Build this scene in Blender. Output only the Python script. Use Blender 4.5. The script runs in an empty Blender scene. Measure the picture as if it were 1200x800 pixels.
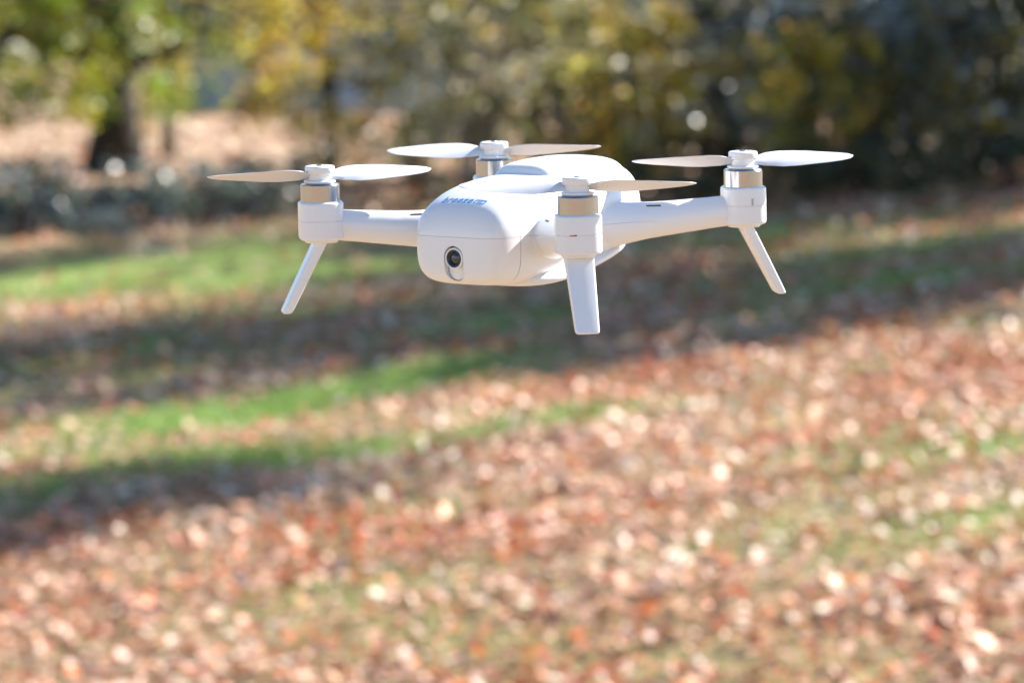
import bpy, bmesh, math, random
import numpy as np
from mathutils import Vector, Matrix
from mathutils.bvhtree import BVHTree

R = math.radians
scene = bpy.context.scene
COL = scene.collection

# ------------------------------------------------------------------ camera
cam_d = bpy.data.cameras.new('camera')
cam = bpy.data.objects.new('camera', cam_d)
COL.objects.link(cam)
scene.camera = cam
CAM_H = 1.6
cam.location = (0, 0, CAM_H)
cam.rotation_euler = (R(90 - 4.2), 0, 0)
cam_d.sensor_width = 36
cam_d.lens = 138.6
cam_d.clip_start = 0.05
cam_d.clip_end = 3000
cam_d.dof.use_dof = True
cam_d.dof.focus_distance = 2.13
cam_d.dof.aperture_fstop = 12.5
cam_d.dof.aperture_blades = 9

# ------------------------------------------------------------------ light
SUN_EL, SUN_AZ = 37.0, 60.0            # azimuth clockwise from +Y (behind the scene, to the right)
world = bpy.data.worlds.new('World')
scene.world = world
world.use_nodes = True
wn = world.node_tree
wn.nodes.clear()
sky = wn.nodes.new('ShaderNodeTexSky')
sky.sky_type = 'NISHITA'
sky.sun_disc = False
sky.ozone_density = 3.5
sky.air_density = 0.9
sky.dust_density = 0.3
sky.sun_elevation = R(SUN_EL)
sky.sun_rotation = R(SUN_AZ)
bg = wn.nodes.new('ShaderNodeBackground')
bg.inputs['Strength'].default_value = 0.078
wo = wn.nodes.new('ShaderNodeOutputWorld')
wn.links.new(sky.outputs[0], bg.inputs['Color'])
wn.links.new(bg.outputs[0], wo.inputs['Surface'])
sun_d = bpy.data.lights.new('sun', 'SUN')
sun_d.energy = 5.0
sun_d.angle = R(0.53)
sun_d.color = (1.0, 0.945, 0.9)
sun = bpy.data.objects.new('sun', sun_d)
COL.objects.link(sun)
sdir = Vector((math.cos(R(SUN_EL)) * math.sin(R(SUN_AZ)), math.cos(R(SUN_EL)) * math.cos(R(SUN_AZ)), math.sin(R(SUN_EL))))
sun.rotation_euler = sdir.to_track_quat('Z', 'Y').to_euler()
sun.location = sdir * 50

scene.view_settings.view_transform = 'Standard'
scene.view_settings.look = 'None'
scene.view_settings.exposure = 1.62
scene.view_settings.gamma = 1
scene.view_settings.use_curve_mapping = False

# ------------------------------------------------------------------ helpers
def tag(o, label=None, cat=None, group=None, kind=None):
    if label: o['label'] = label
    if cat: o['category'] = cat
    if group: o['group'] = group
    if kind: o['kind'] = kind
    return o

def empty(name, loc=(0, 0, 0), rz=0):
    o = bpy.data.objects.new(name, None)
    COL.objects.link(o)
    o.location = loc
    o.rotation_euler = (0, 0, rz)
    o.empty_display_size = 0.1
    return o

def link_mesh(name, me, mat, parent=None, smooth=True):
    o = bpy.data.objects.new(name, me)
    COL.objects.link(o)
    if mat: me.materials.append(mat)
    if parent: o.parent = parent
    if smooth:
        me.polygons.foreach_set('use_smooth', [True] * len(me.polygons))
    return o

def obj(name, bm, mat, parent=None, smooth=True):
    me = bpy.data.meshes.new(name)
    bmesh.ops.recalc_face_normals(bm, faces=bm.faces)
    bm.to_mesh(me)
    bm.free()
    return link_mesh(name, me, mat, parent, smooth)

def sharp(o, ang=35):
    me = o.data
    bm = bmesh.new(); bm.from_mesh(me)
    for e in bm.edges:
        if len(e.link_faces) == 2 and e.calc_face_angle(0) > R(ang):
            e.smooth = False
    bm.to_mesh(me); bm.free()
    return o

def np_mesh(name, V, F, colors=None):
    """V (n,3), F (m,k) of one face size; colors per vertex (n,3)"""
    me = bpy.data.meshes.new(name)
    V = np.asarray(V, dtype=np.float32); F = np.asarray(F, dtype=np.int32)
    me.vertices.add(len(V)); me.vertices.foreach_set('co', V.ravel())
    k = F.shape[1]
    me.loops.add(F.size); me.loops.foreach_set('vertex_index', F.ravel())
    me.polygons.add(len(F))
    me.polygons.foreach_set('loop_start', np.arange(0, F.size, k, dtype=np.int32))
    me.polygons.foreach_set('loop_total', np.full(len(F), k, dtype=np.int32))
    if colors is not None:
        ca = me.color_attributes.new('tint', 'FLOAT_COLOR', 'POINT')
        c4 = np.ones((len(V), 4), dtype=np.float32); c4[:, :3] = colors
        ca.data.foreach_set('color', c4.ravel())
    me.update(calc_edges=True)
    me.validate()
    return me

def tube(bm, pts, rads, seg=10, cap=True):
    pts = [Vector(p) for p in pts]
    rings = []
    up0 = Vector((0.31, 0.17, 0.93))
    for i, p in enumerate(pts):
        t = (pts[min(i + 1, len(pts) - 1)] - pts[max(i - 1, 0)]).normalized()
        a = t.cross(up0)
        if a.length < 0.1: a = t.cross(Vector((1, 0, 0)))
        a.normalize(); b = t.cross(a)
        r = rads[i]
        ra, rb = (r if isinstance(r, tuple) else (r, r))
        rings.append([bm.verts.new(p + a * ra * math.cos(2 * math.pi * k / seg) + b * rb * math.sin(2 * math.pi * k / seg)) for k in range(seg)])
    for A, B in zip(rings, rings[1:]):
        for k in range(seg):
            bm.faces.new((A[k], A[(k + 1) % seg], B[(k + 1) % seg], B[k]))
    if cap:
        bm.faces.new(rings[0][::-1]); bm.faces.new(rings[-1])

def box(bm, x0, x1, y0, y1, z0, z1):
    v = [bm.verts.new((x, y, z)) for x in (x0, x1) for y in (y0, y1) for z in (z0, z1)]
    for f in ((0, 1, 3, 2), (4, 6, 7, 5), (0, 4, 5, 1), (2, 3, 7, 6), (0, 2, 6, 4), (1, 5, 7, 3)):
        bm.faces.new([v[i] for i in f])
    return v

def lathe(bm, prof, cx=0, cy=0, seg=64, sx=1, sy=1):
    rings = []
    for r, z in prof:
        if r < 1e-7:
            rings.append([bm.verts.new((cx, cy, z))])
        else:
            rings.append([bm.verts.new((cx + sx * r * math.cos(2 * math.pi * k / seg), cy + sy * r * math.sin(2 * math.pi * k / seg), z)) for k in range(seg)])
    for A, B in zip(rings, rings[1:]):
        for k in range(seg):
            k2 = (k + 1) % seg
            if len(A) == 1 and len(B) == 1: continue
            if len(A) == 1: bm.faces.new((A[0], B[k], B[k2]))
            elif len(B) == 1: bm.faces.new((A[k], A[k2], B[0]))
            else: bm.faces.new((A[k], A[k2], B[k2], B[k]))

# ------------------------------------------------------------------ materials
def new_mat(name):
    m = bpy.data.materials.new(name)
    m.use_nodes = True
    nt = m.node_tree
    b = nt.nodes['Principled BSDF']
    return m, nt, b

def plain(name, col, rough=0.5, metal=0.0, coat=0.0, var=0.0, scale=20.0):
    m, nt, b = new_mat(name)
    b.inputs['Base Color'].default_value = (*col, 1)
    b.inputs['Roughness'].default_value = rough
    b.inputs['Metallic'].default_value = metal
    b.inputs['Coat Weight'].default_value = coat
    b.inputs['Coat Roughness'].default_value = 0.08
    if var:
        tc = nt.nodes.new('ShaderNodeTexCoord')
        n = nt.nodes.new('ShaderNodeTexNoise'); n.inputs['Scale'].default_value = scale
        n.inputs['Detail'].default_value = 6
        mr = nt.nodes.new('ShaderNodeMapRange')
        mr.inputs['To Min'].default_value = 1 - var; mr.inputs['To Max'].default_value = 1 + var
        mx = nt.nodes.new('ShaderNodeMix'); mx.data_type = 'RGBA'; mx.blend_type = 'MULTIPLY'
        mx.inputs['Factor'].default_value = 1
        mx.inputs['A'].default_value = (*col, 1)
        nt.links.new(tc.outputs['Object'], n.inputs['Vector'])
        nt.links.new(n.outputs['Fac'], mr.inputs['Value'])
        nt.links.new(mr.outputs[0], mx.inputs['B'])
        nt.links.new(mx.outputs['Result'], b.inputs['Base Color'])
    return m

def leaf_mat(name, transl=0.3, rough=0.45, spec=0.5):
    m, nt, b = new_mat(name)
    at = nt.nodes.new('ShaderNodeAttribute'); at.attribute_name = 'tint'
    nt.links.new(at.outputs['Color'], b.inputs['Base Color'])
    b.inputs['Roughness'].default_value = rough
    b.inputs['Specular IOR Level'].default_value = spec
    tr = nt.nodes.new('ShaderNodeBsdfTranslucent')
    nt.links.new(at.outputs['Color'], tr.inputs['Color'])
    mx = nt.nodes.new('ShaderNodeMixShader'); mx.inputs[0].default_value = transl
    out = nt.nodes['Material Output']
    nt.links.new(b.outputs[0], mx.inputs[1]); nt.links.new(tr.outputs[0], mx.inputs[2])
    nt.links.new(mx.outputs[0], out.inputs['Surface'])
    return m

M_LEAF = leaf_mat('foliage', 0.45, 0.42)
M_GLOSSY_LEAF = leaf_mat('glossy foliage', 0.3, 0.36, 1.0)
M_LITTER = leaf_mat('fallen leaves', 0.2, 0.5, 0.6)
M_GRASS = leaf_mat('grass', 0.3, 0.5)
M_BARK = plain('bark', (0.028, 0.022, 0.018), 0.9, var=0.5, scale=9)
M_BARK_PALE = plain('pale bark', (0.16, 0.14, 0.12), 0.9, var=0.4, scale=9)

# plastic of the drone with a very fine moulded grain
def plastic():
    m, nt, b = new_mat('white plastic')
    b.inputs['Base Color'].default_value = (0.765, 0.765, 0.765, 1)
    b.inputs['Roughness'].default_value = 0.3
    b.inputs['Coat Weight'].default_value = 0.35
    b.inputs['Coat Roughness'].default_value = 0.12
    tc = nt.nodes.new('ShaderNodeTexCoord')
    n = nt.nodes.new('ShaderNodeTexNoise'); n.inputs['Scale'].default_value = 55; n.inputs['Detail'].default_value = 5
    mr = nt.nodes.new('ShaderNodeMapRange')
    mr.inputs['To Min'].default_value = 0.24; mr.inputs['To Max'].default_value = 0.38
    nt.links.new(tc.outputs['Object'], n.inputs['Vector'])
    nt.links.new(n.outputs['Fac'], mr.inputs['Value'])
    nt.links.new(mr.outputs[0], b.inputs['Roughness'])
    return m
M_PLASTIC = plastic()
M_BLADE = plain('blade plastic', (0.66, 0.67, 0.70), 0.3)
M_METAL = plain('brushed metal', (0.45, 0.45, 0.46), 0.17, metal=1.0, var=0.06, scale=300)
M_BLUE = plain('blue ink', (0.07, 0.29, 0.6), 0.4)
M_DARK = plain('dark plastic', (0.02, 0.02, 0.022), 0.5)
M_GLASS = plain('lens glass', (0.006, 0.012, 0.016), 0.04, coat=1.0)
M_LENSRIM = plain('lens rim', (0.012, 0.016, 0.03), 0.2)
M_RED = plain('indicator red', (0.5, 0.03, 0.02), 0.3)
M_GREYLED = plain('indicator grey', (0.45, 0.4, 0.4), 0.3)

# ------------------------------------------------------------------ ground
rng = np.random.default_rng(7)

def ground_h(x, y):
    x = np.asarray(x, dtype=float); y = np.asarray(y, dtype=float)
    # the lawn climbs to the right, less so further away
    m = np.interp(y, [-5, 6, 25, 55, 120], [0.0, 0.1, 0.1, 0.03, 0.0])
    h = m * 14 * np.tanh(x / 14)
    h = h + 0.05 * np.sin(x * 0.55 + y * 0.21 + 1.3) * np.sin(y * 0.37 + 0.4) * np.clip((y - 4) / 8, 0, 1)
    return h

def X(px, d): return (px - 600) / 4620.0 * d
# where grass shows through the leaves: (x, y, rx, ry, amount)
GREEN = [(-0.87, 20.0, 0.95, 1.1, 1.4), (-0.28, 16.5, 0.7, 0.7, 0.8), (-1.7, 18.6, 0.9, 0.6, 0.9), (-3.4, 33.5, 2.6, 4.2, 1.05), (-1.0, 31.0, 1.4, 1.6, 0.6),
         (2.5, 23.2, 1.3, 1.0, 0.9), (3.2, 27.5, 2.0, 1.2, 0.7), (0.8, 24.5, 1.6, 1.2, 0.5), (1.6, 13.7, 0.6, 0.45, 0.85), (1.45, 11.7, 0.3, 0.4, 0.6),
         (0.33, 17.2, 0.6, 0.5, 0.55), (1.5, 17.8, 0.6, 0.5, 0.5), (-1.9, 16.2, 1.2, 1.2, 0.75), (-1.2, 12.6, 0.4, 0.35, 0.35), (0.4, 11.6, 0.35, 0.3, 0.3), (-0.2, 13.2, .35, .3, .35),
         (0.5, 29.0, 6.0, 7.0, 0.35)]
def green_amt(x, y):
    g = np.zeros_like(x)
    for gx, gy, rx, ry, a in GREEN:                  # grass patches, slanted to imitate the tilt of the shadow bands
        g = g + a * np.exp(-((x - gx) / rx) ** 2 - ((y - gy - 0.6 * (x - gx)) / (ry * 0.75)) ** 2)
    g = g + 0.42 * np.sin(x * 2.1 + 3 * np.sin(y * 0.7)) * np.sin(y * 1.3 + 2 * np.sin(x * 0.9))
    return g

def make_ground():
    xs = np.unique(np.concatenate([np.linspace(-900, -60, 18), np.linspace(-60, -12, 49), np.linspace(-12, 12, 121), np.linspace(12, 60, 49), np.linspace(60, 900, 18)]))
    ys = np.unique(np.concatenate([np.linspace(-60, 5, 20), np.linspace(5, 45, 201), np.linspace(45, 130, 60), np.linspace(130, 1400, 25)]))
    gx, gy = np.meshgrid(xs, ys)
    gz = ground_h(gx, gy)
    V = np.stack([gx.ravel(), gy.ravel(), gz.ravel()], 1)
    nx, ny = len(xs), len(ys)
    i = np.arange(nx * ny).reshape(ny, nx)
    F = np.stack([i[:-1, :-1].ravel(), i[:-1, 1:].ravel(), i[1:, 1:].ravel(), i[1:, :-1].ravel()], 1)
    g = np.clip(green_amt(V[:, 0], V[:, 1]), 0, 1.2)[:, None] / 1.2
    dry = np.where((V[:, 1:2] > 9) & (np.abs(V[:, 0:1]) < 9) & (V[:, 1:2] < 46), np.array([[0.29, 0.23, 0.12]]), np.array([[0.35, 0.27, 0.19]])); grn = np.array([0.17, 0.26, 0.055])
    far = np.clip((V[:, 1:2] - 48) / 8, 0, 1)
    c = dry * (1 - g) + grn * g
    c = c * (1 - far) + np.array([0.37, 0.27, 0.18]) * far
    me = np_mesh('ground', V, F, c)
    m, nt, b = new_mat('lawn and soil')
    b.inputs['Roughness'].default_value = 0.95
    b.inputs['Specular IOR Level'].default_value = 0.15
    at = nt.nodes.new('ShaderNodeAttribute'); at.attribute_name = 'tint'
    tc = nt.nodes.new('ShaderNodeTexCoord')
    n = nt.nodes.new('ShaderNodeTexNoise'); n.inputs['Scale'].default_value = 6; n.inputs['Detail'].default_value = 8; n.inputs['Roughness'].default_value = 0.7
    cr = nt.nodes.new('ShaderNodeValToRGB')
    cr.color_ramp.elements[0].position = 0.32; cr.color_ramp.elements[0].color = (0.5, 0.46, 0.42, 1)
    cr.color_ramp.elements[1].position = 0.68; cr.color_ramp.elements[1].color = (1.3, 1.25, 1.2, 1)
    mx = nt.nodes.new('ShaderNodeMix'); mx.data_type = 'RGBA'; mx.blend_type = 'MULTIPLY'; mx.inputs['Factor'].default_value = 1
    nt.links.new(tc.outputs['Object'], n.inputs['Vector']); nt.links.new(n.outputs['Fac'], cr.inputs[0])
    nt.links.new(at.outputs['Color'], mx.inputs['A']); nt.links.new(cr.outputs[0], mx.inputs['B'])
    nt.links.new(mx.outputs['Result'], b.inputs['Base Color'])
    bp = nt.nodes.new('ShaderNodeBump'); bp.inputs['Strength'].default_value = 0.6; bp.inputs['Distance'].default_value = 0.03
    nt.links.new(n.outputs['Fac'], bp.inputs['Height']); nt.links.new(bp.outputs[0], b.inputs['Normal'])
    o = link_mesh('ground', me, m)
    tag(o, kind='structure')
make_ground()

def rot_mats(n, tilt_max, rg):
    """random yaw and a tilt away from flat: (n,3,3), columns = leaf axis, side axis, normal"""
    yaw = rg.uniform(0, 2 * np.pi, n); tz = rg.uniform(0, 2 * np.pi, n)
    tl = tilt_max * rg.uniform(0, 1, n) ** 1.2
    nrm = np.stack([np.sin(tl) * np.cos(tz), np.sin(tl) * np.sin(tz), np.cos(tl)], 1)
    a = np.stack([np.cos(yaw), np.sin(yaw), np.zeros(n)], 1)
    a = a - nrm * (a * nrm).sum(1)[:, None]
    a /= np.linalg.norm(a, axis=1)[:, None]
    return a, np.cross(nrm, a), nrm

LITTER_COLS = np.array([[0.58, 0.34, 0.20], [0.64, 0.42, 0.27], [0.64, 0.20, 0.06], [0.22, 0.09, 0.045], [0.74, 0.60, 0.46],
                        [0.50, 0.11, 0.045], [0.50, 0.25, 0.14], [0.64, 0.36, 0.24], [0.34, 0.14, 0.08]])
LITTER_P = np.array([.20, .17, .09, .10, .08, .06, .14, .12, .09])

def make_litter():
    rg = np.random.default_rng(11)
    P = []
    bands = [(-8, 8.5, 230, 0.06), (8.5, 13, 1000, 0.047), (13, 19, 640, 0.056), (19, 30, 220, 0.08), (30, 52, 55, 0.11), (52, 110, 7, 0.2)]
    S = []
    for y0, y1, dens, size in bands:
        w = 0.16 * y1 + 3.0 if y0 > 0 else 7.0
        n = int(dens * (y1 - y0) * 2 * w)
        y = rg.uniform(y0, y1, n); x = rg.uniform(-1, 1, n) * w
        keep = (np.abs(x) < 0.16 * y + 3.0) | (y < 8.5)
        g = np.clip(green_amt(x, y), 0, 1.1)
        clump = 0.5 + 0.5 * np.sin(x * 3.1 + 2 * np.sin(y * 1.9)) * np.sin(y * 2.3 + 1.5 * np.sin(x * 2.7))
        prob = np.clip((1.0 - 0.9 * g) * (0.3 + 0.95 * clump), 0.03, 1)
        # thinner fall in the middle distance on the left
        prob *= np.where((y > 16) & (x < 0.5), 0.7, 1)
        keep &= rg.uniform(0, 1, n) < prob
        P.append(np.stack([x[keep], y[keep]], 1)); S.append(np.full(keep.sum(), size))
    P = np.concatenate(P); S = np.concatenate(S) * rg.uniform(0.45, 1.35, len(P))
    n = len(P)
    a, b, nr = rot_mats(n, 1.0, rg)
    c = np.stack([P[:, 0], P[:, 1], ground_h(P[:, 0], P[:, 1]) + rg.uniform(0.008, 0.045, n)], 1)
    # six outline points and two midrib points: a folded, curled leaf of two quads
    curl = rg.uniform(-0.1, 0.45, n)[:, None]
    L = S[:, None] * 0.5; W = L * rg.uniform(0.55, 0.8, n)[:, None]
    pts = [c - a * L + nr * curl * L * 0.6, c - a * L * 0.2 + b * W + nr * curl * L, c + a * L + nr * curl * L * 0.9, c - a * L * 0.2 - b * W + nr * curl * L,
           c + a * L * 0.55 + b * W * 0.7 + nr * curl * L, c + a * L * 0.55 - b * W * 0.7 + nr * curl * L]
    V = np.stack(pts, 1).reshape(-1, 3)
    i = np.arange(n)[:, None] * 6
    F = np.concatenate([i + np.array([[0, 1, 4, 2]]), i + np.array([[0, 2, 5, 3]])], 0)
    # the patch colour drifts: red-orange drifts and pale tan ones
    drift = np.sin(P[:, 0] * 1.7 + 1.2 * np.sin(P[:, 1] * 0.8)) * np.sin(P[:, 1] * 1.4 + np.sin(P[:, 0] * 2.2))
    ci = rg.choice(len(LITTER_COLS), n, p=LITTER_P / LITTER_P.sum())
    red = (P[:, 1] < 45) & (rg.uniform(0, 1, n) < 0.55 * np.clip(drift, 0, 1))
    ci[red] = rg.choice([2, 5, 8], red.sum())
    pale = (P[:, 1] < 45) & (rg.uniform(0, 1, n) < 0.5 * np.clip(-drift, 0, 1))
    ci[pale] = rg.choice([1, 4, 7], pale.sum())
    col = np.minimum(LITTER_COLS[ci] * rg.uniform(0.65, 1.3, n)[:, None], 0.85)
    col = np.where(P[:, 1:2] > 48, col * np.array([[0.72, 0.74, 0.66]]), col)
    me = np_mesh('fallen_leaves', V, F, np.repeat(col, 6, 0))
    o = link_mesh('fallen_leaves', me, M_LITTER, smooth=False)
    tag(o, 'tan, pink and rust fallen leaves strewn over the lawn', 'leaves', kind='stuff')
make_litter()

def make_grass():
    rg = np.random.default_rng(12)
    P = []
    for y0, y1, dens in [(8.5, 13, 900), (13, 20, 700), (20, 32, 300)]:
        w = 0.15 * y1 + 2.0
        n = int(dens * (y1 - y0) * 2 * w)
        y = rg.uniform(y0, y1, n); x = rg.uniform(-1, 1, n) * w
        g = green_amt(x, y)
        keep = (np.abs(x) < 0.15 * y + 2.0) & (rg.uniform(0, 1, n) < np.clip(0.3 + g, 0.12, 1))
        P.append(np.stack([x[keep], y[keep], g[keep]], 1))
    P = np.concatenate(P); n = len(P)
    base = np.stack([P[:, 0], P[:, 1], ground_h(P[:, 0], P[:, 1]) - 0.004], 1)
    yaw = rg.uniform(0, 2 * np.pi, n); h = rg.uniform(0.03, 0.075, n)
    side = np.stack([np.cos(yaw), np.sin(yaw), np.zeros(n)], 1) * (0.003 + 0.004 * (P[:, 1:2] / 30))
    lean = np.stack([rg.normal(0, 0.4, n), rg.normal(0, 0.4, n), np.ones(n)], 1) * h[:, None]
    V = np.stack([base - side, base + side, base + lean], 1).reshape(-1, 3)
    F = np.arange(n * 3).reshape(-1, 3)
    g = np.clip(P[:, 2:3] * 1.1 + 0.15, 0, 1)
    col = (np.array([0.36, 0.30, 0.16]) * (1 - g) + np.array([0.21, 0.34, 0.07]) * g) * rg.uniform(0.7, 1.3, n)[:, None]
    me = np_mesh('grass', V, F, np.repeat(col, 3, 0))
    o = link_mesh('grass', me, M_GRASS, smooth=False)
    tag(o, 'short green and straw coloured grass showing between the leaves', 'grass', kind='stuff')
make_grass()

# ------------------------------------------------------------------ plants
def leaf_cloud(rg, centers, per, spread, size, cols, flat=1.0, zmin=None):
    centers = np.asarray(centers, float)
    n = len(centers) * per
    cc = np.repeat(centers, per, 0)
    d = rg.normal(0, 1, (n, 3)); d /= np.linalg.norm(d, axis=1)[:, None]
    r = rg.uniform(0.15, 1, n) ** 0.6
    sp = np.repeat(np.asarray(spread) * np.ones(len(centers)), per)
    p = cc + d * (r * sp)[:, None] * np.array([1, 1, flat])
    if zmin is not None: p[:, 2] = np.maximum(p[:, 2], zmin + rg.uniform(0, 0.3, n))
    a, b, nr = rot_mats(n, 1.3, rg)
    L = (size * rg.uniform(0.6, 1.25, n) * 0.5)[:, None]; W = L * 0.55
    V = np.stack([p - a * L, p + b * W + nr * W * 0.3, p + a * L, p - b * W + nr * W * 0.3], 1).reshape(-1, 3)
    F = np.arange(n * 4).reshape(-1, 4)
    cols = np.asarray(cols)
    # every clump leans to one of the colours, each leaf varies around it
    ck = rg.integers(0, len(cols), len(centers))
    lk = np.where(rg.uniform(0, 1, n) < 0.5, np.repeat(ck, per), rg.integers(0, len(cols), n))
    tone = np.repeat(rg.uniform(0.45, 1.55, len(centers)), per)          # some sprays are paler than others
    c = np.minimum(cols[lk] * (tone * rg.uniform(0.65, 1.35, n))[:, None], 0.88)
    return V, F, np.repeat(c, 4, 0)

def crown_centers(rg, n, c, rad, inner=0.35):
    d = rg.normal(0, 1, (n, 3)); d /= np.linalg.norm(d, axis=1)[:, None]
    r = rg.uniform(inner, 1, n) ** 0.7
    lump = 1 + 0.22 * np.sin(d[:, 0] * 4 + d[:, 2] * 3) * np.sin(d[:, 1] * 5 + 1)
    return np.array(c) + d * (r * lump)[:, None] * np.array(rad)

def tree_parts(seed, trunk_h, trunk_r, crown_c, crown_rad, nclump, per, spread, leaf, cols, lean=(0, 0), nlimb=14, bark=None, mat=None, multi=1, flat=0.8, zmin=0.25, skirt=None):
    """meshes of a trunk with its limbs, and of a crown; both in the tree's own space"""
    rg = np.random.default_rng(seed)
    cen = crown_centers(rg, nclump, crown_c, crown_rad)
    cen = cen[cen[:, 2] > zmin]
    if skirt:                                            # low boughs hanging round the trunk: count, radius, z range
        n, rad, z0, z1 = skirt
        a = rg.uniform(0, 2 * np.pi, n); rr = rad * np.sqrt(rg.uniform(0.05, 1, n))
        cen = np.concatenate([cen, np.stack([crown_c[0] + rr * np.cos(a), crown_c[1] + rr * np.sin(a), rg.uniform(z0, z1, n) ], 1)])
    V, F, C = leaf_cloud(rg, cen, per, spread * rg.uniform(0.6, 1.35, len(cen)), leaf, cols, flat, zmin * 0.5)
    crown = np_mesh('crown', V, F, C)
    crown.materials.append(mat or M_LEAF)
    bm = bmesh.new()
    tops = []
    for k in range(multi):
        a = 2 * math.pi * k / max(multi, 1) + rg.uniform(0, 1)
        o = 0 if multi == 1 else trunk_r * 2.2
        pts, rads = [], []
        lx, ly = lean
        if multi > 1: lx += math.cos(a) * crown_rad[0] * 0.35; ly += math.sin(a) * crown_rad[1] * 0.35
        for i in range(9):
            t = i / 8
            pts.append((o * math.cos(a) + lx * t + rg.normal(0, 0.02) * trunk_h * 0.3 * t, o * math.sin(a) + ly * t + rg.normal(0, 0.02) * trunk_h * 0.3 * t, -0.15 + (trunk_h + 0.15) * t))
            rads.append(trunk_r * ((1 - 0.72 * t) + 0.55 * math.exp(-t * trunk_h / 0.35)))
        tube(bm, pts, rads, 12 if multi == 1 else 7)
        tops.append((pts, rads))
    pick = rg.choice(len(cen), min(nlimb, len(cen)), replace=False)
    for j in pick:
        pts, rads = tops[int(rg.integers(0, len(tops)))]
        q = Vector(cen[j])
        best = min(range(2, 9), key=lambda i: abs(pts[i][2] - (q.z - 0.25 * (q - Vector(pts[i])).length)) )
        s = Vector(pts[best]); mid = s.lerp(q, 0.5) + Vector((0, 0, 0.08 * (q - s).length))
        r0 = min(rads[best] * 0.55, trunk_r * 0.5)
        tube(bm, [s, s.lerp(mid, 0.5), mid, q], [r0, r0 * 0.75, r0 * 0.5, r0 * 0.15], 6)
    me = bpy.data.meshes.new('trunk'); bmesh.ops.recalc_face_normals(bm, faces=bm.faces); bm.to_mesh(me); bm.free()
    me.polygons.foreach_set('use_smooth', [True] * len(me.polygons))
    me.materials.append(bark or M_BARK)
    return me, crown

def plant(name, parts, x, y, rz, s, label, cat, group=None, stem='trunk', leaves='crown'):
    root = empty(name, (x, y, float(ground_h(x, y))), rz)
    root.scale = (s, s, s)
    tag(root, label, cat, group)
    for nm, me in ((stem, parts[0]), (leaves, parts[1])):
        o = bpy.data.objects.new(nm, me); COL.objects.link(o); o.parent = root
    return root

YG = [[0.27, 0.33, 0.025], [0.14, 0.23, 0.02], [0.42, 0.36, 0.03], [0.07, 0.13, 0.015], [0.22, 0.19, 0.03], [0.10, 0.17, 0.02]]
GOLD = [[0.78, 0.55, 0.07], [0.84, 0.64, 0.14], [0.72, 0.40, 0.06], [0.60, 0.52, 0.07], [0.80, 0.58, 0.12]]
PALE = [[0.52, 0.48, 0.30], [0.42, 0.38, 0.18], [0.80, 0.76, 0.62], [0.26, 0.28, 0.12], [0.44, 0.32, 0.14]]
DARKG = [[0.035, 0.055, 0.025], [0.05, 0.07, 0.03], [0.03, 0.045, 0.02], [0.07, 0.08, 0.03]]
RHODO = [[0.17, 0.24, 0.26], [0.36, 0.44, 0.50], [0.17, 0.21, 0.13], [0.08, 0.11, 0.10], [0.32, 0.27, 0.18], [0.42, 0.36, 0.07]]  # the blue-grey entries paint the sky's reflection into the leaves
OLIVE = [[0.40, 0.33, 0.05], [0.24, 0.25, 0.05], [0.48, 0.34, 0.06], [0.14, 0.17, 0.05]]

# --- left: the big low-limbed tree with the dark trunk
big = tree_parts(21, 6.5, 0.36, (-0.6, 0, 5.4), (3.2, 3.2, 4.4), 150, 50, 0.42, 0.15, YG, nlimb=40, zmin=1.2, skirt=(95, 2.3, 0.95, 3.0))
plant('broadleaf_tree', big, X(135, 57), 57, 0.4, 1.0, 'yellow green tree with thick dark trunk at far left of the lawn', 'tree')
slim = tree_parts(22, 7.5, 0.11, (0, 0, 5.6), (2.4, 2.4, 4.2), 110, 60, 0.38, 0.14, YG, nlimb=26, zmin=1.2, skirt=(60, 1.9, 0.9, 2.7))
dark = tree_parts(23, 8, 0.09, (1.1, 0, 5.6), (2.6, 2.4, 3.9), 170, 70, 0.45, 0.12, DARKG, nlimb=30, zmin=1.9, skirt=(55, 1.6, 1.85, 3.0))
plant('evergreen_tree', dark, X(198, 64), 64, 0.0, 1.0, 'thin trunked tree with dark hanging boughs right of the thick dark trunk', 'tree')
plant('broadleaf_tree', slim, X(-25, 54), 54, 2.7, 0.95, 'small yellow green tree whose boughs enter at the left edge', 'tree')
# --- the golden tree
gold = tree_parts(24, 5.5, 0.085, (0, 0, 3.3), (1.7, 1.6, 2.3), 90, 36, 0.34, 0.15, GOLD, nlimb=34, zmin=0.85, skirt=(42, 1.5, 0.8, 2.5))
plant('maple_tree', gold, X(388, 52), 52, 0.0, 1.0, 'golden orange maple with thin trunk left of the pale shrubs', 'tree')
sap = tree_parts(25, 1.1, 0.02, (0, 0, 0.75), (0.45, 0.4, 0.5), 26, 22, 0.2, 0.09, [[0.45, 0.4, 0.06], [0.5, 0.32, 0.06], [0.2, 0.24, 0.05]], nlimb=10, zmin=0.2)
plant('sapling', sap, X(372, 46), 46, 0.0, 1.0, 'small yellow sapling below the golden maple', 'sapling')
plant('sapling', sap, X(425, 45), 45, 2.0, 0.85, 'yellow green sapling between golden maple and pale shrubs', 'sapling')
plant('sapling', sap, X(168, 58), 58, 4.0, 1.2, 'yellow green sapling at the foot of the thin dark trunk', 'sapling')
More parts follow.
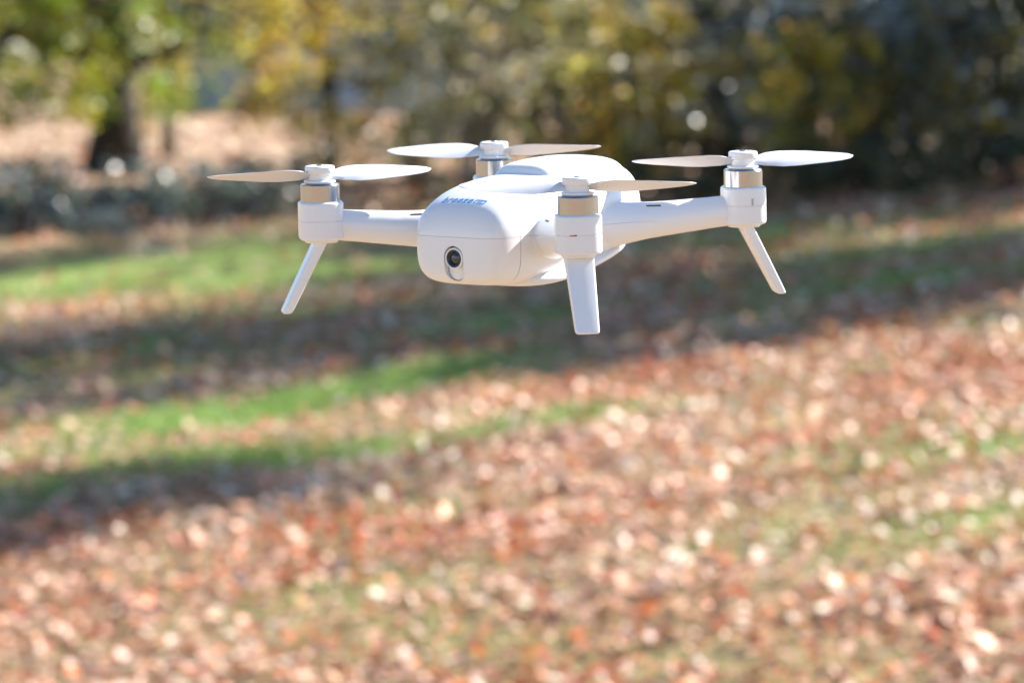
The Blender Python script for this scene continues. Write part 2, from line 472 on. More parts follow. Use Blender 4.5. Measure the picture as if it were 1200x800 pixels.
# --- pale shrubs in the middle, sunlit
pale = tree_parts(26, 2.6, 0.035, (0, 0, 1.8), (1.25, 1.2, 1.7), 85, 30, 0.28, 0.16, PALE, nlimb=26, multi=5, zmin=0.25, bark=M_BARK_PALE)
pale2 = tree_parts(27, 3.0, 0.04, (0, 0, 2.0), (1.4, 1.3, 1.8), 85, 30, 0.3, 0.16, PALE + OLIVE[:2], nlimb=26, multi=5, zmin=0.3, bark=M_BARK_PALE)
for (px, d, p, rz, s, lab) in [
        (490, 46, pale, 0.3, 1.0, 'pale leaved shrub at the left end of the shrub border'),
        (560, 43, pale2, 1.7, 1.0, 'tall pale shrub directly behind the rear left propeller'),
        (640, 44, pale, 2.9, 1.1, 'pale shrub behind the top of the drone body')]:
    plant('leafy_shrub', p, X(px, d), d, rz, s, lab, 'shrub', 'pale shrubs in the border', 'stem', 'foliage')
# --- right: dark glossy evergreen shrubs
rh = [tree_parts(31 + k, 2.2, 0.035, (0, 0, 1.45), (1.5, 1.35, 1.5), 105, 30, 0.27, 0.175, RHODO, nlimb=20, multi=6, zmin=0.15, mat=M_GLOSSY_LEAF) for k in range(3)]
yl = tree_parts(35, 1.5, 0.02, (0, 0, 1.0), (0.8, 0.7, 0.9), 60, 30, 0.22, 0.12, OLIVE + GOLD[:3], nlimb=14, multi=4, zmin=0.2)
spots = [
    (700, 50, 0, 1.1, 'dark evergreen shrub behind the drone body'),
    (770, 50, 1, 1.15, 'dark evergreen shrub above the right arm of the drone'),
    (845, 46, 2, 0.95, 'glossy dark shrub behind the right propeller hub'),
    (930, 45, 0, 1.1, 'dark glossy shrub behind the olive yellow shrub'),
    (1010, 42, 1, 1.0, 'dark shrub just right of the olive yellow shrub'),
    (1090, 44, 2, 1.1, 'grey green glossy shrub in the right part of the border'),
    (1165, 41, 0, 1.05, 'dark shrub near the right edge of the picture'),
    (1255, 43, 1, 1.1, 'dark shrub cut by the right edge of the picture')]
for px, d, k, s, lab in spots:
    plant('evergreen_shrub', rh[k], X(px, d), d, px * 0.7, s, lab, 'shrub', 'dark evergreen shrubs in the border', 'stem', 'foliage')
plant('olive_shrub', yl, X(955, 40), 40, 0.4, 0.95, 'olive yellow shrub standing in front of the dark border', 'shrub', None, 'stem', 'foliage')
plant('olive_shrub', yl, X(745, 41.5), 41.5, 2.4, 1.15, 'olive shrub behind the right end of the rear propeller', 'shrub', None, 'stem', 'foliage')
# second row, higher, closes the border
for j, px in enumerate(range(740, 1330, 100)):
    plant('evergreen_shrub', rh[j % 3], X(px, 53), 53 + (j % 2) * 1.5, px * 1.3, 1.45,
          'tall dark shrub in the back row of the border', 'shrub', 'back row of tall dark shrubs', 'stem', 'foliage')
# low shaded bushes at the left, sky glints painted into their leaf colours
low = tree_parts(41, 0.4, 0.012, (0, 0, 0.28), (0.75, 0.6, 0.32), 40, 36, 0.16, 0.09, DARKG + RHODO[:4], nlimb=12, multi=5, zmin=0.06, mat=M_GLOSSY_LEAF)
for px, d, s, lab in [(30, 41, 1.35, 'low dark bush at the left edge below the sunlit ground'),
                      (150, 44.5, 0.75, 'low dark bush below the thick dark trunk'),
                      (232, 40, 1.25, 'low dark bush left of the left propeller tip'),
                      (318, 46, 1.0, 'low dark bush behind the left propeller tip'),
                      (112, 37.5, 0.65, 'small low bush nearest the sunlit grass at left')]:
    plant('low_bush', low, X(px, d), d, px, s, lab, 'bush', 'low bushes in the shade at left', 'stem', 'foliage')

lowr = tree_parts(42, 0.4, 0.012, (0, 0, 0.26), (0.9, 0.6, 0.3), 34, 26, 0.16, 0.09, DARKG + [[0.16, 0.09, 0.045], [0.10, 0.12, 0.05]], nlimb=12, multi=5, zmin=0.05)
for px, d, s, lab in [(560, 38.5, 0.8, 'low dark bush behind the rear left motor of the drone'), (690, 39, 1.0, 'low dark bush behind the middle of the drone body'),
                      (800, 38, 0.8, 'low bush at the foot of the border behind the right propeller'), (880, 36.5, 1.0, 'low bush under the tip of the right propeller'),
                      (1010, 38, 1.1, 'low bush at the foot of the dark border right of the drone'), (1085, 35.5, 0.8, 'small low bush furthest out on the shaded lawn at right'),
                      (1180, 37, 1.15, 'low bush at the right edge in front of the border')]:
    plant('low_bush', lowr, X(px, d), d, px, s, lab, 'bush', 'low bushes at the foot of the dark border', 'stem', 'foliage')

# tall trees behind the border and to the right, outside the picture: their crowns shade the lawn
tall = tree_parts(51, 12, 0.2, (0, 0, 8.2), (3.6, 3.6, 4.6), 150, 42, 0.7, 0.2, OLIVE, nlimb=18, zmin=3.2)
tall2 = tree_parts(52, 11, 0.18, (0, 0, 7.4), (3.2, 3.4, 4.0), 140, 42, 0.7, 0.2, YG, nlimb=18, zmin=3.0)
narrow = tree_parts(54, 10.5, 0.15, (0, 0, 7.0), (2.3, 2.5, 4.0), 150, 55, 0.62, 0.2, OLIVE, nlimb=18, zmin=3.0)
mid = tree_parts(55, 6.0, 0.1, (0, 0, 4.7), (2.4, 2.5, 1.9), 120, 58, 0.55, 0.18, YG, nlimb=18, zmin=2.9)
for j, (x, y, p, s) in enumerate([(6.5, 28.0, narrow, 1.0), (6.5, 24.2, mid, 0.8), (7.6, 30.6, narrow, 1.0), (7.6, 34.5, mid, 1.05), (8.6, 38.8, mid, 1.2),
                  (7.8, 42.4, tall2, 0.85), (8.8, 48.6, mid, 0.9), (12, 41.5, mid, 1.3), (9.6, 37.0, mid, 1.0), (11, 29.5, mid, 1.3), (18, 43, tall, 1.0), (9.5, 27, mid, 1.0)]):
    plant('woodland_tree', p, x, y, j * 1.9, s, 'tall woodland tree shading the lawn from the right', 'tree', 'tall trees along the right of the lawn')
high = tree_parts(56, 12, 0.14, (0, 0, 11.6), (2.0, 2.0, 2.2), 120, 70, 0.6, 0.2, YG, nlimb=16, zmin=9.3)
for x, y in ((9.0, 50.8), (8.6, 54.8), (7.4, 42.8)):
    plant('woodland_tree', high, x, y, x, 1.0, 'tall bare stemmed tree with high crown right of the lawn', 'tree', 'high crowned trees along the right of the lawn')
small = tree_parts(53, 9.0, 0.045, (0, 0, 8.0), (1.8, 1.8, 1.7), 130, 85, 0.5, 0.16, OLIVE, nlimb=10, zmin=6.0)
plant('woodland_tree', small, 7.1, 20.5, 0.5, 1.0, 'slim tree standing apart right of the lawn nearest the camera', 'tree')

# far tree line that closes the view
far = [tree_parts(61 + k, 7, 0.2, (0, 0, 4.4), (4.2, 3.6, 4.4), 110, 34, 0.9, 0.32, c, nlimb=8, zmin=0.3) for k, c in enumerate([OLIVE, YG, DARKG + OLIVE[:1]])]
for j in range(23):
    px = -680 + j * 112
    plant('distant_tree', far[j % 3], X(px, 140 + (j % 4) * 6), 140 + (j % 4) * 6, j * 2.2, 1.0 + 0.1 * (j % 3),
          'distant tree in the line that closes the view', 'tree', 'distant tree line')

# ------------------------------------------------------------------ house beyond the lawn
def house():
    y0 = 104
    xl, xr = X(192, y0), X(520, y0)
    root = empty('house', ((xl + xr) / 2, y0, 0))
    tag(root, 'grey blue house with yellow porch wall far beyond the left trees', 'house')
    siding = plain('grey blue siding', (0.36, 0.42, 0.5), 0.7, var=0.1, scale=3)
    ylw = plain('yellow siding', (0.72, 0.58, 0.12), 0.7, var=0.08, scale=3)
    roofm = plain('grey shingles', (0.14, 0.14, 0.15), 0.9, var=0.3, scale=6)
    trim = plain('white trim', (0.75, 0.75, 0.73), 0.6)
    glass = plain('window glass', (0.05, 0.06, 0.07), 0.08)
    w = (xr - xl) / 2
    bm = bmesh.new()
    for k in range(16):                                    # lapped boards
        z = k * 0.18
        v = box(bm, -w, w, 0.0, 6.0, z, z + 0.18)
        for q in v:
            if abs(q.co.z - z) < 1e-5 and q.co.y < 0.1: q.co.y -= 0.03
    obj('wall', bm, siding, root, False)
    bm = bmesh.new(); box(bm, -w - 0.02, -w + 0.85, -1.6, -0.04, 0, 2.3); obj('porch', bm, ylw, root, False)
    bm = bmesh.new()
    v = [bm.verts.new(c) for c in ((-w - .4, -.5, 2.85), (w + .4, -.5, 2.85), (w + .4, 3, 4.9), (-w - .4, 3, 4.9), (w + .4, 6.5, 2.85), (-w - .4, 6.5, 2.85))]
    bm.faces.new((v[0], v[1], v[2], v[3])); bm.faces.new((v[3], v[2], v[4], v[5])); bm.faces.new((v[0], v[3], v[5])); bm.faces.new((v[1], v[4], v[2])); bm.faces.new((v[0], v[5], v[4], v[1]))
    obj('roof', bm, roofm, root, False)
    for wx in (-1.2, 0.9, 2.6):
        bm = bmesh.new()
        for (a, b_, c, d) in ((-.5, .5, .9, .98), (-.5, .5, 2.12, 2.2), (-.5, -.42, .98, 2.12), (.42, .5, .98, 2.12), (-.42, .42, 1.53, 1.58)):
            box(bm, wx + a, wx + b_, -0.09, -0.032, c, d)
        win = obj('window', bm, trim, root, False)
        bm = bmesh.new(); box(bm, wx - .42, wx + .42, -0.06, -0.035, .98, 2.12); obj('pane', bm, glass, win, False)
house()

# ------------------------------------------------------------------ the drone (own space in millimetres: x ahead, y to its left, z up from its leg tips)
MM = 0.001
ZB = 81.0                                  # height of the hub tops above the leg tips
drone = empty('drone')
tag(drone, 'small white quadcopter drone hovering above the leaf strewn lawn', 'drone')

def fin(bm):
    for v in bm.verts:
        v.co = Vector((v.co.x, v.co.y, v.co.z + ZB)) * MM
    return bm

def interp(tab, t, k):
    xs = [r[0] for r in tab]; ys = [r[k] for r in tab]
    return float(np.interp(t, xs, ys))

def catmull(tab, n=60):
    """smooth resampling of a table over its first column"""
    tab = np.array(tab, float); out = []
    m = len(tab)
    for i in range(m - 1):
        p0, p1, p2, p3 = tab[max(i - 1, 0)], tab[i], tab[i + 1], tab[min(i + 2, m - 1)]
        k = max(2, int(n / (m - 1)))
        for j in range(k):
            t = j / k
            out.append(0.5 * ((2 * p1) + (-p0 + p2) * t + (2 * p0 - 5 * p1 + 4 * p2 - p3) * t * t + (-p0 + 3 * p1 - 3 * p2 + p3) * t ** 3))
    out.append(tab[-1])
    return np.array(out)

def loft(bm, tab, zc_fn, eu=2.6, el=2.4, seg=72):
    rings = []
    for f, w, zt, zb in tab:
        zc = zc_fn(f, zt, zb)
        ring = []
        for k in range(seg):
            a = 2 * math.pi * k / seg
            c, s = math.cos(a), math.sin(a)
            e = eu if s >= 0 else el
            y = w * math.copysign(abs(c) ** (2 / e), c)
            z = zc + (zt - zc if s >= 0 else zc - zb) * math.copysign(abs(s) ** (2 / e), s)
            ring.append(bm.verts.new((f, y, z)))
        rings.append(ring)
    for A, B in zip(rings, rings[1:]):
        for k in range(seg):
            bm.faces.new((A[k], A[(k + 1) % seg], B[(k + 1) % seg], B[k]))
    bm.faces.new(rings[0]); bm.faces.new(rings[-1][::-1])

def apply_mods(o):
    dg = bpy.context.evaluated_depsgraph_get()
    me = bpy.data.meshes.new_from_object(o.evaluated_get(dg))
    old = o.data
    bpy.data.objects.remove(o)
    return me

# main hull:   f,   half width, top, bottom
HULL = [(-75.5, 8, -22, -38), (-73.5, 18, -14, -44), (-69, 26, -9, -48), (-60, 31.5, -6.5, -50), (-44, 35, -5.5, -53.5), (-20, 37, -6.5, -57), (0, 37, -7.5, -60),
        (18, 36, -8.0, -62), (34, 35, -8.8, -63.5), (50, 33.6, -11.2, -64.2), (60, 32.2, -14.2, -64.2), (68, 30.4, -17.8, -63.4), (73, 28.4, -21.5, -62), (76.4, 25.8, -26.5, -59.8), (78.4, 21.8, -32.5, -56), (79.2, 14, -39, -49.5)]
DECK = [(-71, 9, -13, -28), (-68, 16, -8, -28), (-60, 23, -4, -28), (-45, 27, -1.6, -28), (-25, 28, -1.0, -28), (-5, 26, -1.4, -28), (8, 22, -2.4, -28), (13, 19, -6, -28), (15, 15, -10, -28)]
def build_shell():
    bm = bmesh.new()
    loft(bm, catmull(HULL), lambda f, zt, zb: zt * 0.45 + zb * 0.55 if False else max(min(-38, zt - 2), zb + 2), 3.0, 4.2)
    bm2 = bmesh.new()
    loft(bm, catmull(DECK), lambda f, zt, zb: -22.0, 3.2, 3.0)
    for sf in (1, -1):
        for sl in (1, -1):
            pts, rads = [], []
            for r, v, h, z in [(20, 17, 22, -38), (30, 14, 17, -38), (38, 11.6, 13.0, -37.8), (46, 10.3, 11.0, -37), (54, 9.7, 9.8, -36.2), (64, 9.2, 8.8, -35), (72, 8.8, 8.2, -34), (80, 8.6, 8, -33)]:
                pts.append(Vector((sf * r, sl * r, z))); rads.append((v, h))
            # rings: vertical semi-axis v, horizontal semi-axis h
            seg = 40; rings = []
            side = Vector((-sf * sl * 1.0, 1.0, 0)).normalized() if True else None
            side = Vector((sf, -sl, 0)).normalized()
            for p, (v, h) in zip(pts, rads):
                rings.append([bm.verts.new(p + side * h * math.cos(2 * math.pi * k / seg) + Vector((0, 0, 1)) * v * math.sin(2 * math.pi * k / seg)) for k in range(seg)])
            for A, B in zip(rings, rings[1:]):
                for k in range(seg):
                    bm.faces.new((A[k], A[(k + 1) % seg], B[(k + 1) % seg], B[k]))
            bm.faces.new(rings[0]); bm.faces.new(rings[-1][::-1])
    bm2.free()
    bmesh.ops.recalc_face_normals(bm, faces=bm.faces)
    me = bpy.data.meshes.new('shell'); bm.to_mesh(me); bm.free()
    o = bpy.data.objects.new('shell', me); COL.objects.link(o)
    m = o.modifiers.new('r', 'REMESH'); m.mode = 'VOXEL'; m.voxel_size = 0.8
    s = o.modifiers.new('s', 'SMOOTH'); s.factor = 0.5; s.iterations = 7
    # camera bay: an upright slot with round ends, cut into the nose
    cb = bmesh.new()
    seg = 40; A, B = [], []
    for k in range(seg):
        a = 2 * math.pi * k / seg
        y = 6.3 * math.cos(a); z = 6.3 * math.sin(a)
        z += -47.6 if z > 0 else -54.5
        A.append(cb.verts.new((70, y, z))); B.append(cb.verts.new((90, y * 1.04, z)))
    for k in range(seg): cb.faces.new((A[k], A[(k + 1) % seg], B[(k + 1) % seg], B[k]))
    cb.faces.new(A); cb.faces.new(B[::-1])
    bmesh.ops.recalc_face_normals(cb, faces=cb.faces)
    cme = bpy.data.meshes.new('cut'); cb.to_mesh(cme); cb.free()
    co = bpy.data.objects.new('cut', cme); COL.objects.link(co)
    bo = o.modifiers.new('b', 'BOOLEAN'); bo.operation = 'DIFFERENCE'; bo.object = co; bo.solver = 'EXACT'
    bpy.context.view_layer.update()
    res = apply_mods(o)
    bpy.data.objects.remove(co)
    return res

shell = build_shell()
bm = bmesh.new(); bm.from_mesh(shell)
bvh = BVHTree.FromBMesh(bm)
def bis(co, no):
    bmesh.ops.bisect_plane(bm, geom=bm.verts[:] + bm.edges[:] + bm.faces[:], plane_co=co, plane_no=no, dist=1e-5)
SEAM = -36.6; GAP = 0.07
NOSE = 61.0
bis((NOSE + 0.12, 0, 0), (1, 0, 0)); bis((NOSE - 0.12, 0, 0), (1, 0, 0))
bis((0, 0, SEAM + GAP), (0, 0, 1)); bis((0, 0, SEAM - GAP), (0, 0, 1))
RA = 66.0
for sf in (1, -1):
    for sl in (1, -1):
        d = Vector((sf, sl, 0)).normalized()
        bis(d * RA, d)
buckets = {}
for f in bm.faces:
    c = f.calc_center_median()
    key = None
    for sf in (1, -1):
        for sl in (1, -1):
            if (c.x * sf + c.y * sl) / math.sqrt(2) > RA and abs(abs(c.x) - abs(c.y)) < 26 and min(abs(c.x), abs(c.y)) > 25: key = ('arm', sf, sl)
    if key is None:
        key = 'up' if c.z > SEAM + GAP else (('nose' if c.x > NOSE + 0.12 else 'gap' if c.x > NOSE - 0.12 else 'low') if c.z < SEAM - GAP else 'gap')
    buckets.setdefault(key, []).append(f.index if False else f)
def extract(faces):
    nb = bmesh.new(); mp = {}
    for f in faces:
        vs = []
        for v in f.verts:
            if v not in mp: mp[v] = nb.verts.new(v.co)
            vs.append(mp[v])
        try: nf = nb.faces.new(vs)
        except ValueError: pass
    return nb
def shell_part(name, faces):
    nb = extract(faces); fin(nb)
    me = bpy.data.meshes.new(name); nb.to_mesh(me); nb.free()
    return link_mesh(name, me, M_PLASTIC, drone)
upper = shell_part('upper_shell', buckets['up'])
lower = shell_part('lower_shell', buckets['low'])
nose = sharp(shell_part('nose_cover', buckets['nose']), 50)
arms = {}
for k, fs in list(buckets.items()):
    if isinstance(k, tuple): arms[(k[1], k[2])] = shell_part('arm', fs)
bm.free()
# dark gasket just inside the seam
bm = bmesh.new()
loft(bm, [(f, max(w - 1.6, 1), -34.5, -38.5) for f, w, zt, zb in catmull(HULL) if -71 < f < 74.5], lambda f, a, b: SEAM, 6, 6)
gasket = obj('gasket', fin(bm), M_GREYLED, drone)

# camera: rounded block in the bay, rim and glass
bm = bmesh.new()
seg = 40
def capsule_ring(x, r, z1, z2):
    out = []
    for k in range(seg):
        a = 2 * math.pi * k / seg
        z = r * math.sin(a); z += z1 if z > 0 else z2
        out.append(bm.verts.new((x, r * math.cos(a), z)))
    return out
rings = [capsule_ring(x, r, -47.6, -54.5) for x, r in ((70.2, 6.0), (74.6, 6.0), (75.4, 5.6), (75.7, 5.0))]
for A, B in zip(rings, rings[1:]):
    for k in range(seg): bm.faces.new((A[k], A[(k + 1) % seg], B[(k + 1) % seg], B[k]))
bm.faces.new(rings[-1]); bm.faces.new(rings[0][::-1])
cam_block = obj('camera', fin(bm), M_PLASTIC, drone)
sharp(cam_block, 40)
def xlathe(prof, cy, cz, seg=48):
    b = bmesh.new(); lathe(b, prof, 0, 0, seg)
    for v in b.verts:
        v.co = Vector((v.co.z, v.co.x + cy, v.co.y + cz))
    return b
LZ = -48.2
obj('lens_ring', fin(xlathe([(5.9, 74.0), (5.9, 78.6), (5.6, 79.1), (5.1, 79.2), (4.85, 78.9), (4.85, 77)], 0, LZ)), M_PLASTIC, cam_block)
obj('lens_barrel', fin(xlathe([(4.8, 74.4), (4.8, 78.7), (4.5, 78.9), (3.9, 78.7), (3.3, 78.1), (3.05, 77.6), (0, 77.6)], 0, LZ)), M_LENSRIM, cam_block)
obj('lens', fin(xlathe([(3.1, 77.65), (2.4, 78.1), (1.5, 78.45), (0.7, 78.6), (0, 78.62)], 0, LZ)), M_GLASS, cam_block)

# lettering on the hood
def text_on_hood(body, size, y0, up0, name, shear=0.28, offset=0.018, mat=M_BLUE, xscale=1.0):
    cu = bpy.data.curves.new('lettering', 'FONT'); cu.body = body; cu.size = size; cu.shear = shear; cu.offset = offset * size
    cu.space_character = 1.06; cu.resolution_u = 3; cu.align_x = 'LEFT'
    o = bpy.data.objects.new('t', cu); COL.objects.link(o)
    bpy.context.view_layer.update()
    me = apply_mods(o)
    b = bmesh.new(); b.from_mesh(me)
    return b
def project(b, y0, up0, xs=1.0, slope=0.0, lift=0.12):
    """flat lettering (x right, y up) laid on the hood; right = drone's left (+y), up = backwards over the hood"""
    n = Vector((0.55, 0, 0.83)).normalized(); t = Vector((-0.83, 0, 0.55)).normalized()
    base = Vector((68.5, 0, -18.5))
    for v in b.verts:
        u = v.co.x * xs + y0; w = v.co.y + up0 + slope * u
        q = base + Vector((0, 1, 0)) * u + t * w
        hit, nn, i, d = bvh.ray_cast(q + n * 30, -n)
        v.co = (hit + n * lift) if hit is not None else q
    return b
b = text_on_hood('breeze', 8.2, 0, 0, 'lettering')
wx = max(v.co.x for v in b.verts) - min(v.co.x for v in b.verts)
bmesh.ops.subdivide_edges(b, edges=[e for e in b.edges if e.calc_length() > 0.8], cuts=1)
project(b, -15.0, -1.0, xs=20.5 / wx)
obj('lettering', fin(b), M_BLUE, upper, False)
# the little 4K badge: an outlined rounded plate with the characters inside
b = bmesh.new()
def rrect(w, h, r, z=0, cx=0, cy=0, n=6):
    out = []
    for (sx, sy, a0) in ((1, 1, 0), (-1, 1, 90), (-1, -1, 180), (1, -1, 270)):
        for k in range(n + 1):
            a = R(a0 + 90 * k / n)
            yy = cy + sy * (h - r) + r * math.sin(a)
            out.append(b.verts.new((cx + sx * (w - r) + r * math.cos(a) + 0.28 * (yy - cy), yy, z)))
    return out
o1 = rrect(3.6, 1.95, 1.2, cx=10.3, cy=0.9); i1 = rrect(2.9, 1.3, 0.7, cx=10.3, cy=0.9)
for k in range(len(o1)):
    b.faces.new((o1[k], o1[(k + 1) % len(o1)], i1[(k + 1) % len(o1)], i1[k]))
project(b, 0, 0)
obj('badge', fin(b), M_BLUE, upper, False)
b = text_on_hood('4K', 3.0, 0, 0, 'badge_lettering')
project(b, 8.4, -0.15)
obj('badge_lettering', fin(b), M_BLUE, upper, False)

# slots on the arms near the hull
for (sf, sl), arm in arms.items():
    bm = bmesh.new()
    ra = Vector((sf, sl, 0)).normalized(); sd = Vector((-ra.y, ra.x, 0))
    seg = 24
    # small dark stadium set 0.1 mm proud of the plastic, on the upper outer flank
    pts = []
    for side_sign in (1, -1):
        loop = []
        for k in range(seg):
            a = 2 * math.pi * k / seg
            u = 0.7 * math.sin(a); l = 0.7 * math.cos(a) + (3.6 if math.cos(a) > 0 else -3.6)
            ang = R(38) * side_sign
            r0 = 69 if False else 67.0
            p = ra * (r0 + l) + Vector((0, 0, -36)) + sd * math.sin(ang) * 20 + Vector((0, 0, 1)) * math.cos(ang) * 20 + (sd * math.cos(ang) - Vector((0, 0, 1)) * math.sin(ang)) * u
            dirn = -(sd * math.sin(ang) + Vector((0, 0, 1)) * math.cos(ang))
            hit, nn, i, d = bvh.ray_cast(p, dirn)
            loop.append(bm.verts.new((hit - dirn * 0.08) if hit is not None else p))
        bm.faces.new(loop)
    obj('slot', fin(bm), M_DARK, arm, False)

MOT = 85.0
def rounded(r, z0, z1, b):
    """closed profile of a drum with rounded rims"""
    p = [(0, z0)]
    for k in range(6): a = R(90 * k / 5); p.append((r - b + b * math.sin(a), z0 + b - b * math.cos(a)))
    for k in range(6): a = R(90 * k / 5); p.append((r - b + b * math.cos(a), z1 - b + b * math.sin(a)))
    p.append((0, z1))
    return p

def blade_mesh(spin):
    """one blade along +x from the hub; spin = +1 / -1 mirrors the twist"""
    bm = bmesh.new()
    n = 26; rows = []
    for i in range(n + 1):
        t = i / n
        r = 4.0 + (62.8 - 4.0) * t
        # chord: narrow root, widest at 40 %, soft tip
        ch = np.interp(t, [0, .06, .15, .3, .45, .6, .75, .88, .95, .985, 1], [6.5, 7.6, 11.5, 15.6, 16.6, 16.2, 14.6, 11.8, 8.8, 5.6, 1.6])
        pitch = R(float(np.interp(t, [0, .15, .4, .7, 1], [30, 32, 26, 19, 14])))
        sweep = float(np.interp(t, [0, .2, .6, 1], [0, 1.2, 0.6, -2.2]))
        th = float(np.interp(t, [0, .2, 1], [2.2, 1.5, 0.5]))
        row_t, row_b = [], []
        m = 8
        for j in range(m + 1):
            u = j / m - 0.5
            cam_ = 0.055 * ch * (1 - (2 * u) ** 2)
            hh = th * 0.5 * math.sqrt(max(0.04, 1 - (2 * u) ** 2))
            for row, s in ((row_t, 1), (row_b, -1)):
                yy = (u * ch + sweep); zz = cam_ + s * hh
                y2 = yy * math.cos(pitch) - zz * math.sin(pitch)
                z2 = yy * math.sin(pitch) + zz * math.cos(pitch)
                row.append(bm.verts.new((r, spin * y2, z2 - 5.6 + 2.0 * t * t)))
        rows.append(row_t + row_b[::-1])
    k = len(rows[0])
    for A, B in zip(rows, rows[1:]):
        for j in range(k): bm.faces.new((A[j], A[(j + 1) % k], B[(j + 1) % k], B[j]))
    bm.faces.new(rows[0]); bm.faces.new(rows[-1][::-1])
    return bm

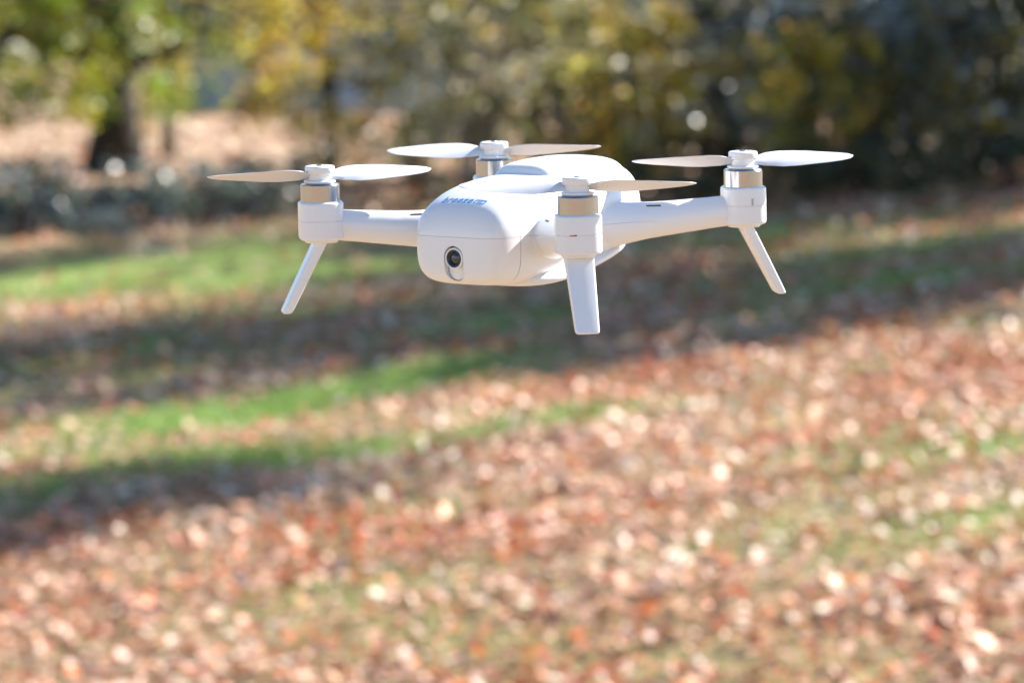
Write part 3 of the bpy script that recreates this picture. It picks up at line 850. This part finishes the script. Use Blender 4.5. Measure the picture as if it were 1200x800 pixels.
# azimuth of each rotor's blades in the drone's own space (degrees), and spin sense
ROT = {(1, -1): (0, 1), (1, 1): (0, -1), (-1, -1): (0, -1), (-1, 1): (0, 1)}
VIEW_AZ = {(1, -1): 16.0, (1, 1): -7.0, (-1, -1): 0.0, (-1, 1): 8.0}   # angle of the blade line from the picture plane
for sf in (1, -1):
    for sl in (1, -1):
        cx, cy = sf * MOT, sl * MOT
        ra = Vector((sf, sl, 0)).normalized(); sd = Vector((-ra.y, ra.x, 0))
        # pod
        bm = bmesh.new()
        r = 12.6
        prof = [(0, -42.4), (8.8, -42.4), (9.4, -41.8), (9.4, -40.9)]
        for k in range(6): a = R(90 * k / 5); prof.append((r - 2.0 + 2.0 * math.sin(a), -39.0 - 2.0 * math.cos(a)))
        prof += [(r, -30.5), (r - 0.35, -30.3), (r - 0.35, -29.9), (r, -29.7)]
        for k in range(6): a = R(90 * k / 5); prof.append((r - 1.6 + 1.6 * math.cos(a), -21.2 + 1.6 * math.sin(a)))
        prof += [(10.6, -19.6), (0, -19.6)]
        lathe(bm, prof, 0, 0, 72)
        for v in bm.verts:                                    # squarer than a circle
            x, y = v.co.x, v.co.y
            a = math.atan2(y, x); rr = math.hypot(x, y)
            k = (abs(math.cos(a)) ** 2.7 + abs(math.sin(a)) ** 2.7) ** (-1 / 2.7)
            x, y = rr * k * math.cos(a) * 0.985, rr * k * math.sin(a) * 0.985
            p = ra * x + sd * y
            v.co.x, v.co.y = cx + p.x, cy + p.y
        pod = sharp(obj('motor_pod', fin(bm), M_PLASTIC, drone), 50)
        # indicator lights on the seam
        bm = bmesh.new()
        lz = -30.0
        face_dir = Vector((1, 0, 0)) if sf > 0 else Vector((0, 1, 0))
        bm2 = bmesh.new()
        if (sf, sl) == (1, 1):
            q = Vector((cx, cy, 0)) + Vector((0.93, 0.36, 0)) * 12.35
            tdir = Vector((-0.36, 0.93, 0))
            vv = []
            for a_, z_ in ((-2, -0.35), (2, -0.35), (2.2, 0.4), (-1.4, 0.4)):
                vv.append((q + tdir * a_).to_tuple()[:2] + (lz + z_,))
            vs = [bm.verts.new(v) for v in vv]; vs2 = [bm.verts.new((v[0] + 0.93 * .6, v[1] + .36 * .6, v[2])) for v in vv]
            bm.faces.new(vs); bm.faces.new(vs2[::-1])
            for k in range(4): bm.faces.new((vs[k], vs[(k + 1) % 4], vs2[(k + 1) % 4], vs2[k]))
            obj('indicator_light', fin(bm), M_RED, pod, False)
        else:
            th = R(-5) if sf > 0 else R(55)
            dq = Vector((math.cos(th), math.sin(th), 0)); tq = Vector((-dq.y, dq.x, 0))
            bv = BVHTree.FromBMesh(bm2) if False else None
            q = Vector((cx, cy, 0)) + dq * 12.0
            vv = []
            for a_, z_ in ((-0.5, 0.3), (0.5, 0.3), (0.5, 4.2), (-0.5, 4.2)):
                vv.append((q + tq * a_).to_tuple()[:2] + (lz + z_,))
            vs = [bm.verts.new(v) for v in vv]; vs2 = [bm.verts.new((v[0] + dq.x * .9, v[1] + dq.y * .9, v[2])) for v in vv]
            bm.faces.new(vs); bm.faces.new(vs2[::-1])
            for k in range(4): bm.faces.new((vs[k], vs[(k + 1) % 4], vs2[(k + 1) % 4], vs2[k]))
            obj('indicator_light', fin(bm), M_GREYLED, pod, False)
        bm2.free()
        # motor can
        bm = bmesh.new()
        lathe(bm, [(0, -20.6), (10.9, -20.6), (10.9, -10.6), (10.5, -10.1), (8.5, -9.9), (8.3, -9.4), (0, -9.4)], cx, cy, 72)
        sharp(obj('motor', fin(bm), M_METAL, drone), 30)
        # propeller: hub with two blades
        bm = bmesh.new()
        lathe(bm, [(0, -9.4), (8.6, -9.4), (8.9, -9.0), (8.9, -8.2), (6.4, -7.8), (6.4, -4.4), (8.0, -4.0), (8.2, -3.7), (8.2, -0.7), (7.7, -0.15), (6.8, 0), (4.2, 0), (4.0, -0.4), (0, -0.4)], cx, cy, 64)
        hub = sharp(obj('propeller', fin(bm), M_PLASTIC, drone), 35)
        bm = bmesh.new()
        lathe(bm, [(0, -0.35), (1.5, -0.35), (2.1, -0.1), (2.1, 0.25), (1.6, 0.45), (0, 0.45)], cx, cy, 24)
        obj('screw', fin(bm), M_METAL, hub)
        spin = ROT[(sf, sl)][1]
        # picture-right direction in the drone's own plane: x = -sin34, y = cos34
        az = math.atan2(math.cos(R(34)), -math.sin(R(34))) + R(VIEW_AZ[(sf, sl)])
        for s in (0, 1):
            bm = blade_mesh(spin)
            rot = Matrix.Rotation(az + math.pi * s, 4, 'Z')
            for v in bm.verts:
                v.co = rot @ v.co; v.co.x += cx; v.co.y += cy
            sharp(obj('blade', fin(bm), M_BLADE, hub), 60)
        # leg, splayed outwards
        bm = bmesh.new()
        rings = []
        for z, w, t, off in ((-40.5, 8.0, 3.3, 0.0), (-50, 7.6, 3.2, 4.9), (-65, 7.0, 3.0, 12.6), (-78.0, 6.5, 2.8, 19.2), (-80.2, 6.3, 2.6, 20.3), (-81, 5.6, 1.9, 20.7)):
            ring = []
            b_ = 1.3
            for (su, sv, a0) in ((1, 1, 0), (-1, 1, 90), (-1, -1, 180), (1, -1, 270)):
                for k in range(4):
                    a = R(a0 + 30 * k)
                    u = su * (w - b_) + b_ * math.cos(a); v_ = sv * (t - b_) + b_ * math.sin(a)
                    p = Vector((cx, cy, z)) + sd * u + ra * (off + v_)
                    ring.append(bm.verts.new(p))
            rings.append(ring)
        k = len(rings[0])
        for A, B in zip(rings, rings[1:]):
            for j in range(k): bm.faces.new((A[j], A[(j + 1) % k], B[(j + 1) % k], B[j]))
        bm.faces.new(rings[0]); bm.faces.new(rings[-1][::-1])
        sharp(obj('leg', fin(bm), M_PLASTIC, drone), 40)

# belly: battery plate under the hull
bm = bmesh.new()
loft(bm, catmull([(-64, 10, -44, -50), (-57, 24, -45, -53.5), (-35, 33, -47, -57.5), (0, 37.6, -49.5, -62.5), (20, 38, -51.5, -65), (34, 35.5, -54, -66.2), (43, 29, -56, -66.4), (48, 16, -58, -65.5)]),
     lambda f, a, b: b + 4.2, 1.7, 3.6)
obj('belly_plate', fin(bm), M_PLASTIC, drone)

# pose of the drone in the air: 2.2 m from the camera, tilted a little towards it
dist = 2.2
pitch = R(4.2)
cr_, cu_, cf_ = Vector((1, 0, 0)), Vector((0, math.sin(pitch), math.cos(pitch))), Vector((0, math.cos(pitch), -math.sin(pitch)))
ray = (cf_ + cr_ * (25 / 4620) + cu_ * (214.5 / 4620)).normalized()
T = -ray
Xv = Vector((0, 0, 1)).cross(T).normalized(); Uv = T.cross(Xv).normalized()
e, roll, head = R(4.9), R(1.0), R(34)
Xr = Xv * math.cos(roll) + Uv * math.sin(roll); Ur = Uv * math.cos(roll) - Xv * math.sin(roll)
U = (Ur * math.cos(e) + T * math.sin(e)).normalized()
D = Xr.cross(U).normalized()
Fw = Xr * -math.sin(head) + D * math.cos(head); Lf = U.cross(Fw)
rotm = Matrix((Fw, Lf, U)).transposed()
hubs = Vector((0, 0, CAM_H)) + ray * dist
drone.rotation_mode = 'XYZ'
drone.rotation_euler = rotm.to_euler()
drone.location = hubs - U * ZB * MM
